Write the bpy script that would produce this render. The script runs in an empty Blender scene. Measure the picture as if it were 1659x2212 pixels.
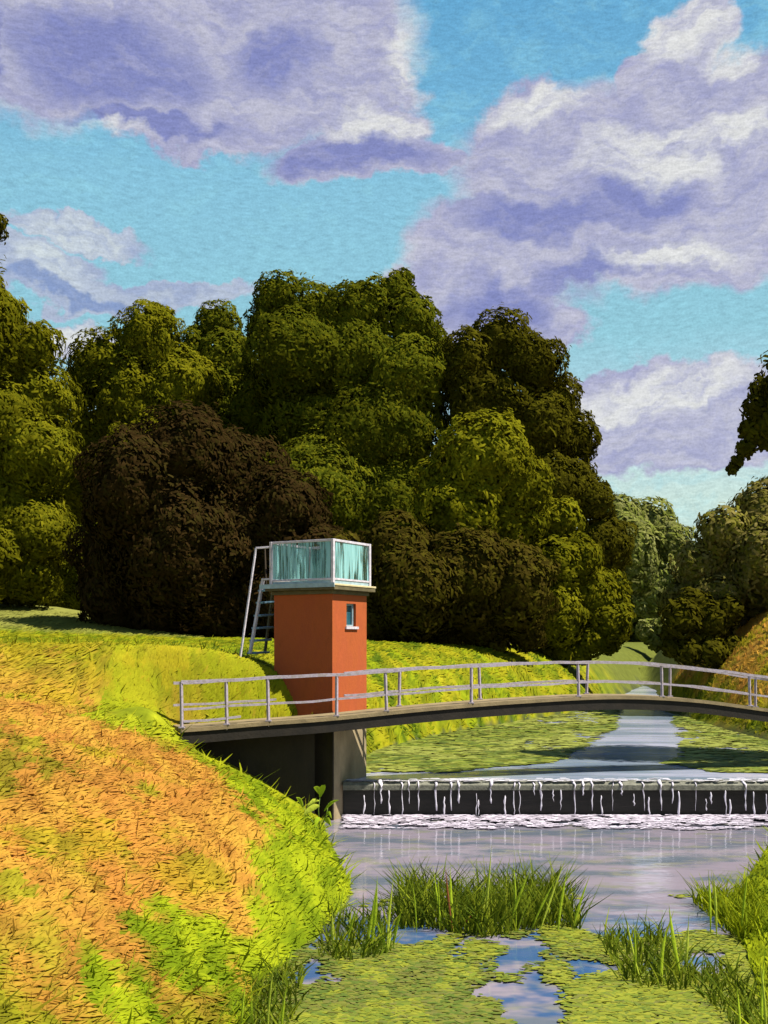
import bpy, math, random
import numpy as np
from mathutils import Vector
random.seed(7); rng = np.random.default_rng(11)
S = bpy.context.scene; COL = S.collection
R = math.radians
EYE = 4.34; F = 2340.0; U0 = 829.5; V0 = 1385.0        # eye height above the lower pool; focal length and principal point of the picture plan

# ------------------------------------------------------------------ camera
cam_d = bpy.data.cameras.new('camera'); cam = bpy.data.objects.new('camera', cam_d); COL.objects.link(cam)
cam.location = (0, 0, EYE); cam.rotation_euler = (R(90), 0, 0)
cam_d.sensor_fit = 'VERTICAL'; cam_d.sensor_height = 36.0; cam_d.lens = 36.0 * F / 2212.0
cam_d.shift_y = (V0 - 1106.0) / 2212.0
cam_d.clip_start = 0.1; cam_d.clip_end = 3000
S.camera = cam

# ------------------------------------------------------------------ exposure, sun
S.view_settings.view_transform = 'Standard'; S.view_settings.look = 'None'
S.view_settings.exposure = 1.15; S.view_settings.gamma = 1.0; S.view_settings.use_curve_mapping = False
SUN_EL = R(58); SUN_DIR = Vector((0.93, -0.34, 0)).normalized() * math.cos(SUN_EL); SUN_DIR.z = math.sin(SUN_EL)
sun_d = bpy.data.lights.new('sun', 'SUN'); sun_d.energy = 5.0; sun_d.angle = R(0.6); sun_d.color = (1.0, 0.93, 0.8)
sun = bpy.data.objects.new('sun', sun_d); COL.objects.link(sun); sun.location = (60, 20, 80)
sun.rotation_euler = SUN_DIR.to_track_quat('Z', 'Y').to_euler()

# ------------------------------------------------------------------ node helper
class NT:
    def __init__(s, tree): s.t = tree; s.n = tree.nodes; s.l = tree.links
    def new(s, typ, **kw):
        nd = s.n.new(typ)
        for k, v in kw.items(): setattr(nd, k, v)
        return nd
    def put(s, sock, v):
        if v is None: return
        if isinstance(v, bpy.types.NodeSocket): s.l.new(v, sock)
        else:
            if sock.type == 'RGBA' and len(v) == 3: v = (*v, 1)
            sock.default_value = v
    def m(s, op, a, b=None, c=None, clamp=False):
        nd = s.new('ShaderNodeMath', operation=op, use_clamp=clamp)
        s.put(nd.inputs[0], a); s.put(nd.inputs[1], b); s.put(nd.inputs[2], c); return nd.outputs[0]
    def v(s, op, a, b=None, out=0):
        nd = s.new('ShaderNodeVectorMath', operation=op); s.put(nd.inputs[0], a); s.put(nd.inputs[1], b)
        return nd.outputs['Value'] if op == 'LENGTH' else nd.outputs[0]
    def scale(s, a, f):
        nd = s.new('ShaderNodeVectorMath', operation='SCALE'); s.put(nd.inputs[0], a); s.put(nd.inputs['Scale'], f); return nd.outputs[0]
    def mix(s, f, a, b, blend='MIX'):
        nd = s.new('ShaderNodeMix', data_type='RGBA', blend_type=blend); s.put(nd.inputs[0], f); s.put(nd.inputs[6], a); s.put(nd.inputs[7], b); return nd.outputs[2]
    def noise(s, vec, scale=1.0, detail=3.0, rough=0.5, dist=0.0, out=0):
        nd = s.new('ShaderNodeTexNoise'); s.put(nd.inputs['Vector'], vec)
        nd.inputs['Scale'].default_value = scale; nd.inputs['Detail'].default_value = detail
        nd.inputs['Roughness'].default_value = rough; nd.inputs['Distortion'].default_value = dist; return nd.outputs[out]
    def rng(s, x, a, b, c=0.0, d=1.0, smooth=True):
        nd = s.new('ShaderNodeMapRange', interpolation_type='SMOOTHSTEP' if smooth else 'LINEAR')
        s.put(nd.inputs[0], x); nd.inputs[1].default_value = a; nd.inputs[2].default_value = b
        nd.inputs[3].default_value = c; nd.inputs[4].default_value = d; return nd.outputs[0]
    def mapping(s, vec, rot=(0, 0, 0), scale=(1, 1, 1), loc=(0, 0, 0)):
        nd = s.new('ShaderNodeMapping'); s.put(nd.inputs[0], vec)
        nd.inputs['Location'].default_value = loc; nd.inputs['Rotation'].default_value = rot; nd.inputs['Scale'].default_value = scale; return nd.outputs[0]

def lin(r, g, b):
    f = lambda c: (c / 255 / 12.92) if c <= 10.3 else ((c / 255 + 0.055) / 1.055) ** 2.4
    return (f(r), f(g), f(b))

# ------------------------------------------------------------------ sky: clear blue with painted cumulus, by direction only
W = bpy.data.worlds.new('World'); S.world = W; W.use_nodes = True
n = NT(W.node_tree); n.n.clear()
tc = n.new('ShaderNodeTexCoord').outputs['Generated']
sx = n.new('ShaderNodeSeparateXYZ'); n.l.new(tc, sx.inputs[0])
az = n.m('ARCTAN2', sx.outputs[0], sx.outputs[1])
hz = n.m('SQRT', n.m('ADD', n.m('MULTIPLY', sx.outputs[0], sx.outputs[0]), n.m('MULTIPLY', sx.outputs[1], sx.outputs[1])))
el = n.m('DIVIDE', sx.outputs[2], n.m('MAXIMUM', hz, 0.2))
cb = n.new('ShaderNodeCombineXYZ'); n.put(cb.inputs[0], n.m('MULTIPLY', az, 2.34)); n.put(cb.inputs[1], n.m('MULTIPLY', el, 2.34))
p0 = cb.outputs[0]
half = (0.5, 0.5, 0.5)
w1 = n.scale(n.v('SUBTRACT', n.noise(p0, 4.0, 3, 0.55, out=1), half), 0.20)
w2 = n.scale(n.v('SUBTRACT', n.noise(p0, 22.0, 3, 0.6, out=1), half), 0.07)
p = n.v('ADD', n.v('ADD', p0, w1), w2)
def blobs(lst, vec):
    acc = None
    for u, v, rx, ry in lst:
        c = ((u - U0) / 1000, (V0 - v) / 1000, 0)
        d = n.v('LENGTH', n.v('DIVIDE', n.v('SUBTRACT', vec, c), (rx / 1000, ry / 1000, 1)))
        val = n.m('SUBTRACT', 1.0, d)
        acc = val if acc is None else n.m('MAXIMUM', acc, val)
    return acc
clouds = blobs([(120, 90, 520, 235), (560, 110, 370, 245), (760, 190, 165, 150), (800, 275, 130, 75), (800, 350, 250, 62), (430, 270, 280, 75),
                (1270, 420, 340, 250), (1560, 330, 270, 175), (1475, 135, 100, 95), (1400, 190, 90, 70), (1125, 280, 105, 115), (1060, 560, 210, 150), (1000, 650, 260, 95),
                (1450, 520, 330, 155), (1640, 410, 240, 250), (1130, 690, 170, 60),
                (150, 745, 130, 42), (180, 535, 180, 36), (140, 650, 290, 46), (390, 625, 200, 34), (90, 600, 150, 40),
                (1330, 855, 170, 65), (1450, 905, 290, 85), (1470, 975, 240, 70)], p)
cmask = n.rng(clouds, -0.02, 0.22)
far_n = n.rng(n.noise(tc, 2.6, 6, 0.55), 0.52, 0.60)
out_w = n.m('MAXIMUM', n.rng(n.m('ABSOLUTE', cb.outputs[0] if False else n.m('MULTIPLY', az, 2.34)), 0.95, 1.35), n.rng(el, 0.66, 0.85))
cmask = n.m('MAXIMUM', n.m('MULTIPLY', cmask, n.m('SUBTRACT', 1.0, out_w)), n.m('MULTIPLY', far_n, out_w))
deep = blobs([(240, 175, 270, 120), (600, 130, 130, 85), (760, 350, 250, 50), (1170, 475, 270, 60), (1370, 430, 110, 60), (1080, 650, 160, 75),
              (170, 660, 220, 24), (0, 190, 60, 110), (330, 290, 240, 30), (1260, 600, 120, 40)], p)
deepm = n.m('MULTIPLY', n.rng(deep, 0.0, 0.55), 0.95)
lite = blobs([(890, 100, 85, 165), (820, 285, 130, 55), (1460, 110, 150, 80), (1160, 235, 160, 50), (1400, 350, 190, 85), (1600, 180, 110, 60),
              (1430, 575, 190, 45), (150, 745, 130, 50), (180, 540, 170, 38), (120, 610, 90, 45), (190, 312, 170, 22), (1400, 870, 280, 60), (760, 570, 180, 50),
              (1590, 330, 120, 50)], p)
litem = n.rng(lite, 0.0, 0.6)
# brush-like streaks, two directions swapped patch by patch
pw = n.v('ADD', p0, n.scale(n.v('SUBTRACT', n.noise(p0, 5.0, 2, 0.5, out=1), half), 0.035))
s1 = n.noise(n.mapping(pw, (0, 0, R(7)), (40, 130, 1)), 1.0, 3, 0.6)
s2 = n.noise(n.mapping(pw, (0, 0, R(-48)), (42, 120, 1)), 1.0, 3, 0.6)
s3 = n.noise(n.mapping(pw, (0, 0, R(62)), (42, 115, 1)), 1.0, 3, 0.6)
pick = n.rng(n.noise(p0, 11.0, 2, 0.5), 0.47, 0.53); pick2 = n.rng(n.noise(n.v('ADD', p0, (7, 3, 0)), 6.0, 2, 0.5), 0.46, 0.6)
strokes = n.mix(0.3, n.mix(pick2, n.mix(pick, s1, s2), s3), n.mix(pick, s2, s1))
patch = n.noise(n.mapping(p, (0, 0, R(18)), (9, 24, 1)), 1.0, 4, 0.6)
ramp = n.new('ShaderNodeValToRGB'); n.put(ramp.inputs[0], n.m('MULTIPLY', el, 1.0, clamp=True))
stops = [(0.0, (214, 228, 214)), (0.12, (205, 228, 216)), (0.20, (178, 214, 224)), (0.28, (146, 202, 216)), (0.42, (136, 196, 220)), (0.50, (112, 178, 214)), (0.60, (98, 168, 210)), (1.0, (40, 96, 160))]
e = ramp.color_ramp.elements
while len(e) < len(stops): e.new(0.5)
for q, (pos, c) in zip(e, stops): q.position = pos; q.color = (*lin(*c), 1)
clear = ramp.outputs[0]
clear = n.mix(n.m('MULTIPLY', n.rng(patch, 0.45, 0.7), 0.35), clear, lin(150, 212, 226))
body = n.mix(n.rng(patch, 0.32, 0.68), lin(164, 165, 200), lin(194, 193, 210))
body = n.mix(n.m('MULTIPLY', deepm, n.rng(patch, 0.2, 0.55)), body, lin(128, 134, 190))
body = n.mix(n.m('MULTIPLY', litem, n.rng(patch, 0.25, 0.62, 0.15, 0.92)), body, lin(230, 230, 226))
rim = n.m('MULTIPLY', n.rng(clouds, 0.02, 0.15, 1.0, 0.0), n.rng(n.noise(p0, 9, 2), 0.42, 0.62))
body = n.mix(n.m('MULTIPLY', rim, 0.6), body, lin(214, 214, 222))
lowleft = n.m('MULTIPLY', n.rng(p0 and n.v('LENGTH', n.v('DIVIDE', n.v('SUBTRACT', p0, (-.66, .78, 0)), (.62, .17, 1))), 0.6, 1.0, 0.22, 0.0), 1.0)
skyc = n.mix(n.m('MULTIPLY', cmask, n.m('SUBTRACT', 1.0, lowleft)), clear, body)
grain = n.noise(p0, 210.0, 2, 0.7)
fac = n.m('ADD', n.m('ADD', 0.76, n.m('MULTIPLY', n.rng(strokes, 0.34, 0.66, smooth=False), 0.30)), n.m('MULTIPLY', n.rng(grain, 0.3, 0.7, smooth=False), 0.20))
skyc = n.mix(1.0, skyc, fac, 'MULTIPLY')
nish = n.new('ShaderNodeTexSky', sky_type='NISHITA'); nish.sun_disc = False
nish.sun_elevation = SUN_EL; nish.sun_rotation = math.atan2(SUN_DIR.x, SUN_DIR.y)
b1 = n.new('ShaderNodeBackground'); n.l.new(nish.outputs[0], b1.inputs[0]); b1.inputs[1].default_value = 0.05
b2 = n.new('ShaderNodeBackground'); n.put(b2.inputs[0], skyc); b2.inputs[1].default_value = 0.47
ms = n.new('ShaderNodeMixShader'); ms.inputs[0].default_value = 0.88; n.l.new(b1.outputs[0], ms.inputs[1]); n.l.new(b2.outputs[0], ms.inputs[2])
wo = n.new('ShaderNodeOutputWorld'); n.l.new(ms.outputs[0], wo.inputs[0])

# ------------------------------------------------------------------ materials
def material(name, color, rough=0.8, var=0.25, vscale=6.0, bump=0.0, bscale=30.0, stretch=(1, 1, 1), attr=None, translucent=0.0, metallic=0.0, second=None, spec=0.3):
    m = bpy.data.materials.new(name); m.use_nodes = True
    k = NT(m.node_tree); bs = k.n['Principled BSDF']; out = k.n['Material Output']
    oc = k.new('ShaderNodeTexCoord').outputs['Object']
    vec = k.mapping(oc, scale=stretch)
    nz = k.noise(vec, vscale, 4, 0.6)
    if attr:
        a = k.new('ShaderNodeAttribute', attribute_name=attr).outputs['Color']
        base = a
    else: base = (*color, 1)
    if second: base = k.mix(k.rng(nz, 0.42, 0.62), base, second)
    fv = k.rng(nz, 0.25, 0.75, ALB * (1 - var), ALB * (1 + var), smooth=False)
    c = k.mix(1.0, base, fv, 'MULTIPLY')
    k.put(bs.inputs['Base Color'], c); bs.inputs['Roughness'].default_value = rough; bs.inputs['Metallic'].default_value = metallic
    bs.inputs['Specular IOR Level'].default_value = spec
    if bump:
        bn = k.new('ShaderNodeBump'); bn.inputs['Strength'].default_value = bump; bn.inputs['Distance'].default_value = 0.02
        k.put(bn.inputs['Height'], k.noise(vec, bscale, 3, 0.6)); k.l.new(bn.outputs[0], bs.inputs['Normal'])
    if translucent:
        tr = k.new('ShaderNodeBsdfTranslucent'); k.put(tr.inputs[0], c)
        mx = k.new('ShaderNodeMixShader'); mx.inputs[0].default_value = translucent
        k.l.new(bs.outputs[0], mx.inputs[1]); k.l.new(tr.outputs[0], mx.inputs[2]); k.l.new(mx.outputs[0], out.inputs[0])
    return m

M = {}
ALB = 0.72
M['leaf'] = material('leaf', None, 0.95, 0.18, 0.8, attr='Col', translucent=0.30, spec=0.0)
M['grass'] = material('grass_blades', None, 0.7, 0.15, 5, 0.6, 26, (1, 1, .5), attr='Col', translucent=0.28, spec=0.03)
M['ground'] = material('grassy_ground', None, 0.95, 0.3, 2.5, 0.8, 9, attr='Col', spec=0.05)
M['weed'] = material('water_weed', None, 0.7, 0.15, 3, attr='Col', spec=0.25)
M['bark'] = material('bark', (0.07, 0.05, 0.035), 0.95, 0.4, 3, 0.8, 8, (1, 1, 0.2))
M['brick'] = material('brick_red', (0.46, 0.10, 0.020), 0.85, 0.32, 2.2, 0.35, 26, (1, 1, 0.45), second=(0.36, 0.075, 0.018))
M['concrete'] = material('concrete', (0.34, 0.27, 0.16), 0.9, 0.35, 2.5, 0.6, 14, (1, 1, 0.5))
M['darkconcrete'] = material('shade_dark_concrete', (0.024, 0.018, 0.010), 0.9, 0.5, 2.0, 0.6, 12, (1, 1, 0.5))  # concrete with shade put into its dark colour
M['girder'] = material('dark_girder', (0.014, 0.010, 0.006), 0.8, 0.5, 3, 0.4, 14)  # dark colour stands in for shade on the fascia
M['deck'] = material('deck_surface', (0.25, 0.19, 0.10), 0.9, 0.3, 3, 0.4, 20)
M['paint'] = material('pale_rail_paint', (0.46, 0.40, 0.49), 0.6, 0.45, 7, 0.4, 25, second=(0.27, 0.23, 0.24))
M['stairpaint'] = material('stair_paint', (0.60, 0.56, 0.64), 0.55, 0.3, 9, 0.4, 25)
M['tread'] = material('blue_tread', (0.16, 0.30, 0.42), 0.5, 0.3, 6, 0.3, 20)
M['tealpaint'] = material('teal_paint', (0.34, 0.47, 0.54), 0.6, 0.25, 6, 0.3, 20)
M['creampaint'] = material('cream_paint', (0.62, 0.52, 0.30), 0.7, 0.2, 6, 0.3, 20)
M['slab'] = material('roof_slab', (0.12, 0.10, 0.05), 0.85, 0.35, 4, 0.4, 16)
M['pane'] = material('window_pane', (0.02, 0.10, 0.14), 0.15, 0.3, 6, spec=0.6)
M['moss'] = material('mossy_crest', (0.17, 0.17, 0.13), 0.7, 0.5, 9, 0.7, 22)
M['wetblack'] = material('wet_weir_face', (0.018, 0.015, 0.011), 0.45, 0.5, 5, 0.5, 14, (0.3, 1, 2))
M['foam'] = material('foam', (0.70, 0.66, 0.76), 0.6, 0.15, 10, 0.4, 25)
M['deep_water_lump'] = material('dark_water_lump', (0.05, 0.06, 0.075), 0.6, 0.4, 5, 0.6, 12)  # colour of the lump that represents deep water

def glass():
    m = bpy.data.materials.new('teal_glass'); m.use_nodes = True; k = NT(m.node_tree); bs = k.n['Principled BSDF']
    oc = k.new('ShaderNodeTexCoord').outputs['Object']
    st = k.noise(k.mapping(oc, scale=(16, 16, 0.9)), 1.0, 4, 0.65)
    k.put(bs.inputs['Base Color'], k.mix(k.rng(k.m('ADD', k.m('MULTIPLY', st, 0.55), k.m('MULTIPLY', k.noise(k.mapping(oc, scale=(1.6, 1.6, 0.6)), 1.0, 2, 0.5), 0.45)), 0.44, 0.53), lin(40, 72, 60), k.mix(k.rng(st, .3, .7), lin(92, 146, 150), lin(132, 184, 190))))  # dark green streaks put reflections into the glass colour
    bs.inputs['Roughness'].default_value = 0.15
    big = k.noise(k.mapping(oc, scale=(1.6, 1.6, 0.6)), 1.0, 2, 0.5)
    k.put(bs.inputs['Alpha'], k.m('ADD', 0.25, k.m('MULTIPLY', 0.7, k.rng(k.m('ADD', k.m('MULTIPLY', st, 0.5), k.m('MULTIPLY', big, 0.5)), 0.44, 0.53))))
    return m
M['glass'] = glass()

def water(name, deep, pale, rough, bscale, bstr, patchscale, third=None):
    m = bpy.data.materials.new(name); m.use_nodes = True; k = NT(m.node_tree); bs = k.n['Principled BSDF']
    oc = k.new('ShaderNodeTexCoord').outputs['Object']
    nz = k.noise(k.mapping(oc, scale=patchscale), 1.0, 4, 0.6)
    k.put(bs.inputs['Base Color'], (k.mix(k.rng(nz, 0.38, 0.62), deep, pale) if third is None else k.mix(k.rng(k.noise(k.mapping(oc, loc=(5, 9, 0), scale=patchscale), 2.0, 4, .65), .50, .66), k.mix(k.rng(nz, 0.38, 0.60), deep, pale), third)))
    if third is not None:                                  # the deeper middle of the pool is blue
        so = k.new('ShaderNodeSeparateXYZ'); k.l.new(oc, so.inputs[0]); yy = k.m('ADD', so.outputs[1], k.m('MULTIPLY', nz, 3.0))
        dp = k.m('MULTIPLY', k.rng(yy, 19.2, 17.6), k.rng(k.noise(k.mapping(oc, scale=(.9, 1.3, 1)), 1.0, 3, .6), .40, .56)); lk = bs.inputs['Base Color'].links[0].from_socket
        k.put(bs.inputs['Base Color'], k.mix(k.m('MULTIPLY', dp, .85), lk, lin(28, 70, 112)))
    bs.inputs['Roughness'].default_value = rough; bs.inputs['IOR'].default_value = 1.33; bs.inputs['Specular IOR Level'].default_value = 0.6
    bn = k.new('ShaderNodeBump'); bn.inputs['Strength'].default_value = bstr; bn.inputs['Distance'].default_value = 0.05
    k.put(bn.inputs['Height'], k.noise(k.mapping(oc, scale=(0.35, 1, 1)), bscale, 3, 0.55)); k.l.new(bn.outputs[0], bs.inputs['Normal'])
    return m
M['pool'] = water('pool_water', lin(84, 92, 104), lin(124, 116, 128), 0.06, 3.0, 0.16, (0.5, 1.0, 1), lin(112, 112, 104))  # lilac base colour stands in for sky reflected on the pool
M['pond'] = water('pond_water', lin(112, 128, 148), lin(170, 172, 194), 0.10, 2.0, 0.3, (0.12, 0.35, 1))  # pale blue sky reflection is put into the pond's base colour

# ------------------------------------------------------------------ mesh builders
def P(u, v, d): return Vector(((u - U0) / F * d, d, EYE + (V0 - v) / F * d))
def tag(o, label=None, cat=None, group=None, kind=None):
    for k, v in (('label', label), ('category', cat), ('group', group), ('kind', kind)):
        if v: o[k] = v
    return o
def empty(name, loc, **kw):
    o = bpy.data.objects.new(name, None); o.empty_display_size = 0.3; COL.objects.link(o); o.location = loc
    return tag(o, **kw)
def link(name, me, mat, parent=None):
    o = bpy.data.objects.new(name, me); COL.objects.link(o)
    if mat: me.materials.append(mat)
    if parent is not None:
        o.parent = parent
        if parent.parent is None: o.location = -parent.location
        # every mesh is written in world coordinates; sub-parts inherit the shift
    return o
class MB:
    def __init__(s): s.v = []; s.f = []
    def add(s, vs, fs):
        b = len(s.v); s.v += [tuple(x) for x in vs]; s.f += [tuple(b + i for i in q) for q in fs]
    def prism(s, poly, z0, z1):                         # poly: list of (x, y), counter-clockwise
        k = len(poly)
        s.add([(x, y, z0) for x, y in poly] + [(x, y, z1) for x, y in poly],
              [tuple(range(k - 1, -1, -1)), tuple(range(k, 2 * k))] + [(i, (i + 1) % k, k + (i + 1) % k, k + i) for i in range(k)])
    def bar(s, a, b, w, h, up=(0, 0, 1)):
        a, b = Vector(a), Vector(b); t = (b - a).normalized(); up = Vector(up)
        if abs(t.dot(up)) > 0.95: up = Vector((0.6, 0.8, 0))
        sd = t.cross(up).normalized(); up2 = sd.cross(t).normalized()
        vs = [q + sd * (i * w / 2) + up2 * (j * h / 2) for q in (a, b) for i, j in ((-1, -1), (1, -1), (1, 1), (-1, 1))]
        s.add(vs, [(3, 2, 1, 0), (4, 5, 6, 7), (0, 1, 5, 4), (1, 2, 6, 5), (2, 3, 7, 6), (3, 0, 4, 7)])
    def tube(s, pts, rad, sides=7):
        pts = [Vector(q) for q in pts]; k = len(pts)
        rad = rad if hasattr(rad, '__len__') else [rad] * k
        vs = []
        for i, q in enumerate(pts):
            t = (pts[min(i + 1, k - 1)] - pts[max(i - 1, 0)]).normalized()
            up = Vector((0, 0, 1)) if abs(t.z) < 0.9 else Vector((0, 1, 0))
            a = t.cross(up).normalized(); b = a.cross(t).normalized()
            vs += [q + (a * math.cos(2 * math.pi * j / sides) + b * math.sin(2 * math.pi * j / sides)) * rad[i] for j in range(sides)]
        fs = [(i * sides + j, i * sides + (j + 1) % sides, (i + 1) * sides + (j + 1) % sides, (i + 1) * sides + j) for i in range(k - 1) for j in range(sides)]
        fs += [tuple(range(sides - 1, -1, -1)), tuple(range((k - 1) * sides, k * sides))]
        s.add(vs, fs)
    def build(s, name, mat, parent=None, smooth=False, bevel=0.0):
        me = bpy.data.meshes.new(name); me.from_pydata(s.v, [], s.f); me.update()
        if smooth: me.polygons.foreach_set('use_smooth', [True] * len(me.polygons))
        o = link(name, me, mat, parent)
        if bevel:
            md = o.modifiers.new('bevel', 'BEVEL'); md.width = bevel; md.segments = 2; md.limit_method = 'ANGLE'
        return o
def np_mesh(name, V, Q, colors, mat, parent=None, smooth=True):
    me = bpy.data.meshes.new(name); k = Q.shape[1]
    me.vertices.add(len(V)); me.vertices.foreach_set('co', np.ascontiguousarray(V, dtype=np.float32).ravel())
    me.loops.add(Q.size); me.loops.foreach_set('vertex_index', np.ascontiguousarray(Q, dtype=np.int32).ravel())
    me.polygons.add(len(Q)); me.polygons.foreach_set('loop_start', np.arange(0, Q.size, k, dtype=np.int32))
    me.polygons.foreach_set('use_smooth', np.full(len(Q), smooth))
    me.update(calc_edges=True)
    if colors is not None:
        ca = me.color_attributes.new('Col', 'FLOAT_COLOR', 'POINT')
        ca.data.foreach_set('color', np.concatenate([colors, np.ones((len(colors), 1))], 1).astype(np.float32).ravel())
    me.validate()
    return link(name, me, mat, parent)
def unit(a): return a / np.maximum(np.linalg.norm(a, axis=-1, keepdims=True), 1e-9)
def dabs(C, T, Nn, L, Wd, colors, droop=0.15, blunt=(.30, .33, .22)):
    """leaf-shaped eight-point pieces: centres C, long axis T, facing Nn, length L, width Wd"""
    T = unit(T); B = unit(np.cross(Nn, T)); Nn = unit(np.cross(T, B)); L = L[:, None]; Wd = Wd[:, None]
    a, e, w = blunt
    v = np.stack([C - T * L / 2 + B * Wd * a - Nn * L * droop, C - T * L * e + B * Wd / 2, C + T * L * e + B * Wd / 2, C + T * L / 2 + B * Wd * w - Nn * L * droop,
                  C + T * L / 2 - B * Wd * w - Nn * L * droop, C + T * L * e - B * Wd / 2, C - T * L * e - B * Wd / 2, C - T * L / 2 - B * Wd * a - Nn * L * droop], 1)
    k = len(C); b = (np.arange(k) * 8)[:, None]
    q = np.concatenate([b + np.array([[0, 1, 6, 7]]), b + np.array([[1, 2, 5, 6]]), b + np.array([[2, 3, 4, 5]])], 0)
    return v.reshape(-1, 3), q, np.repeat(colors, 8, 0)
def blades(base, D, Nn, L, Wd, colors, bend):
    """tapered blades from base along D, bending towards bend"""
    D = unit(D); B = unit(np.cross(Nn, D)); L = L[:, None]; Wd = Wd[:, None]
    m1 = base + D * L * .5 + bend * L * .12; tip = base + D * L + bend * L * .5
    v = np.stack([base - B * Wd / 2, base + B * Wd / 2, m1 + B * Wd * .42, tip + B * Wd * .06, tip - B * Wd * .06, m1 - B * Wd * .42], 1)
    b = (np.arange(len(base)) * 6)[:, None]
    q = np.concatenate([b + np.array([[0, 1, 2, 5]]), b + np.array([[5, 2, 3, 4]])], 0)
    return v.reshape(-1, 3), q, np.repeat(colors, 6, 0)
def join(parts):
    V, Q, C, off = [], [], [], 0
    for v, q, c in parts: V.append(v); Q.append(q + off); C.append(c); off += len(v)
    return np.concatenate(V), np.concatenate(Q), np.concatenate(C)
def _hash(ix, iy, iz, s):
    h = (ix * 374761393 + iy * 668265263 + iz * 2147483647 + s * 1274126177) & 0xffffffff
    h = ((h ^ (h >> 13)) * 1274126177) & 0xffffffff
    return ((h ^ (h >> 16)) & 0xffff) / 65535.0
def vnoise(x, y, z=None, s=0):
    z = np.zeros_like(x) if z is None else z
    ix, iy, iz = [np.floor(a).astype(np.int64) for a in (x, y, z)]; fx, fy, fz = x - ix, y - iy, z - iz
    fx, fy, fz = [a * a * (3 - 2 * a) for a in (fx, fy, fz)]; r = 0
    for i in (0, 1):
        for j in (0, 1):
            for k in (0, 1):
                r = r + _hash(ix + i, iy + j, iz + k, s) * (fx if i else 1 - fx) * (fy if j else 1 - fy) * (fz if k else 1 - fz)
    return r
def fbm(x, y, s=0, o=4):
    r = 0; a = 0.5; t = 0
    for i in range(o): r = r + a * vnoise(x * 2 ** i, y * 2 ** i, None, s + i); t += a; a *= .55
    return r / t
def sst(x, a, b): t = np.clip((x - a) / (b - a), 0, 1); return t * t * (3 - 2 * t)

# ------------------------------------------------------------------ terrain
POND = 0.89; WEIR_Y = 26.6
yl = [-20, 8, 12.3, 13.6, 16, 18.6, 21.8, 24, 26.5]; xl = [-3, -1.9, -1.6, -1.6, -.95, -.55, -.95, -1.3, -1.5]
yr = [-20, 8, 12.3, 15, 16.8, 19.7, 24.5, 27]; xr = [3, 3.2, 4.3, 5.0, 5.3, 6.6, 8.9, 13]
ylb = [26, 30, 34, 40, 55, 75, 92, 120, 200]; xlb = [-1.1, -.9, -.3, 2.0, 10.6, 17.0, 22.5, 36, 70]
yrb = [26, 30, 40, 55, 75, 92, 120, 200]; xrb = [13.5, 13.5, 13.3, 14.0, 19.0, 21.5, 30, 60]
DECK = [(-8.2, 22.9, 2.30), (-4.55, 24.35, 2.38), (-2.9, 24.95, 2.47), (-1.19, 25.5, 2.56), (1.2, 26.35, 2.74), (3.6, 27.2, 2.87), (6.0, 28.0, 2.93), (8.2, 28.55, 2.81), (10.4, 29.05, 2.52), (13, 29.6, 2.2), (17.0, 30.4, 1.9)]
dkx = [q[0] for q in DECK]; dky = [q[1] for q in DECK]
def waterline(y, back): return (np.interp(y, ylb, xlb), np.interp(y, yrb, xrb)) if back else (np.interp(y, yl, xl), np.interp(y, yr, xr))
def height(x, y):
    nz = (fbm(x * .35, y * .35, 3) - .5)
    # below the weir
    a, b = waterline(y, False); sl, sr = a - x, x - b
    hl = 4.45 * (1 - np.exp(-np.maximum(sl, 0) / 5.6)); hr = 1.5 * (1 - np.exp(-np.maximum(sr, 0) / 3.0)) + .1 * np.maximum(sr - 6, 0)
    zf = np.where(sl > 0, hl, np.where(sr > 0, hr, -.5 * sst(np.minimum(-sl, -sr), 0, .8)))
    # above the weir
    a, b = waterline(y, True); sl2, sr2 = a - x, x - b
    hl = 3.35 * (1 - np.exp(-np.maximum(sl2, 0) / (1.25 + .5 * sst(y, 28, 50)))); hr = 10.5 * (1 - np.exp(-np.maximum(sr2, 0) / (6.5)))
    hr = hr * (.35 + .65 * sst(y, 30, 48))
    zb = POND + np.where(sl2 > 0, hl, np.where(sr2 > 0, hr, -.5 * sst(np.minimum(-sl2, -sr2), 0, .8)))
    yw = np.where(x < -1.2, np.interp(x, dkx, dky) + np.where(x < -1.8, 2.0, 1.4), 26.95)
    wd = np.where(x < -1.8, 1.7, .25) + np.maximum(0, -5.0 - x) * .9
    z = zf + (zb - zf) * sst((y - yw) / wd, -.5, .5)
    z = z + nz * .35 * sst(np.maximum(np.maximum(sl, sr), np.maximum(sl2, sr2) if True else 0), .5, 3) * np.where((x > -6) & (x < 1) & (y > 24) & (y < 31), .2, 1)
    z = z + .55 * np.exp(-((x + 5.35) / .75) ** 2 - ((y - 24.5) / .8) ** 2)
    z = z + 2.3 * np.exp(-((x + 24) / 13) ** 2 - ((y - 66) / 14) ** 2) + 1.5 * sst(y, 120, 300)
    return z
ORANGE = np.array([lin(228, 172, 80), lin(222, 158, 70), lin(230, 178, 70), lin(206, 146, 62)]) * .72
YELLOW = np.array([lin(206, 200, 40), lin(190, 196, 36), lin(214, 190, 44), lin(158, 166, 30)]) * .60
GREEN = np.array([lin(150, 168, 26), lin(120, 146, 26), lin(176, 190, 30), lin(96, 122, 24)]) * .62
LIME = np.array([lin(196, 210, 36), lin(178, 198, 30), lin(208, 214, 50), lin(140, 164, 26)]) * .62
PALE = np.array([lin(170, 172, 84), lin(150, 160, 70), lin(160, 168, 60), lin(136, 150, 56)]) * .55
def pick(pal, k): return pal[rng.integers(0, len(pal), k)]
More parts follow.
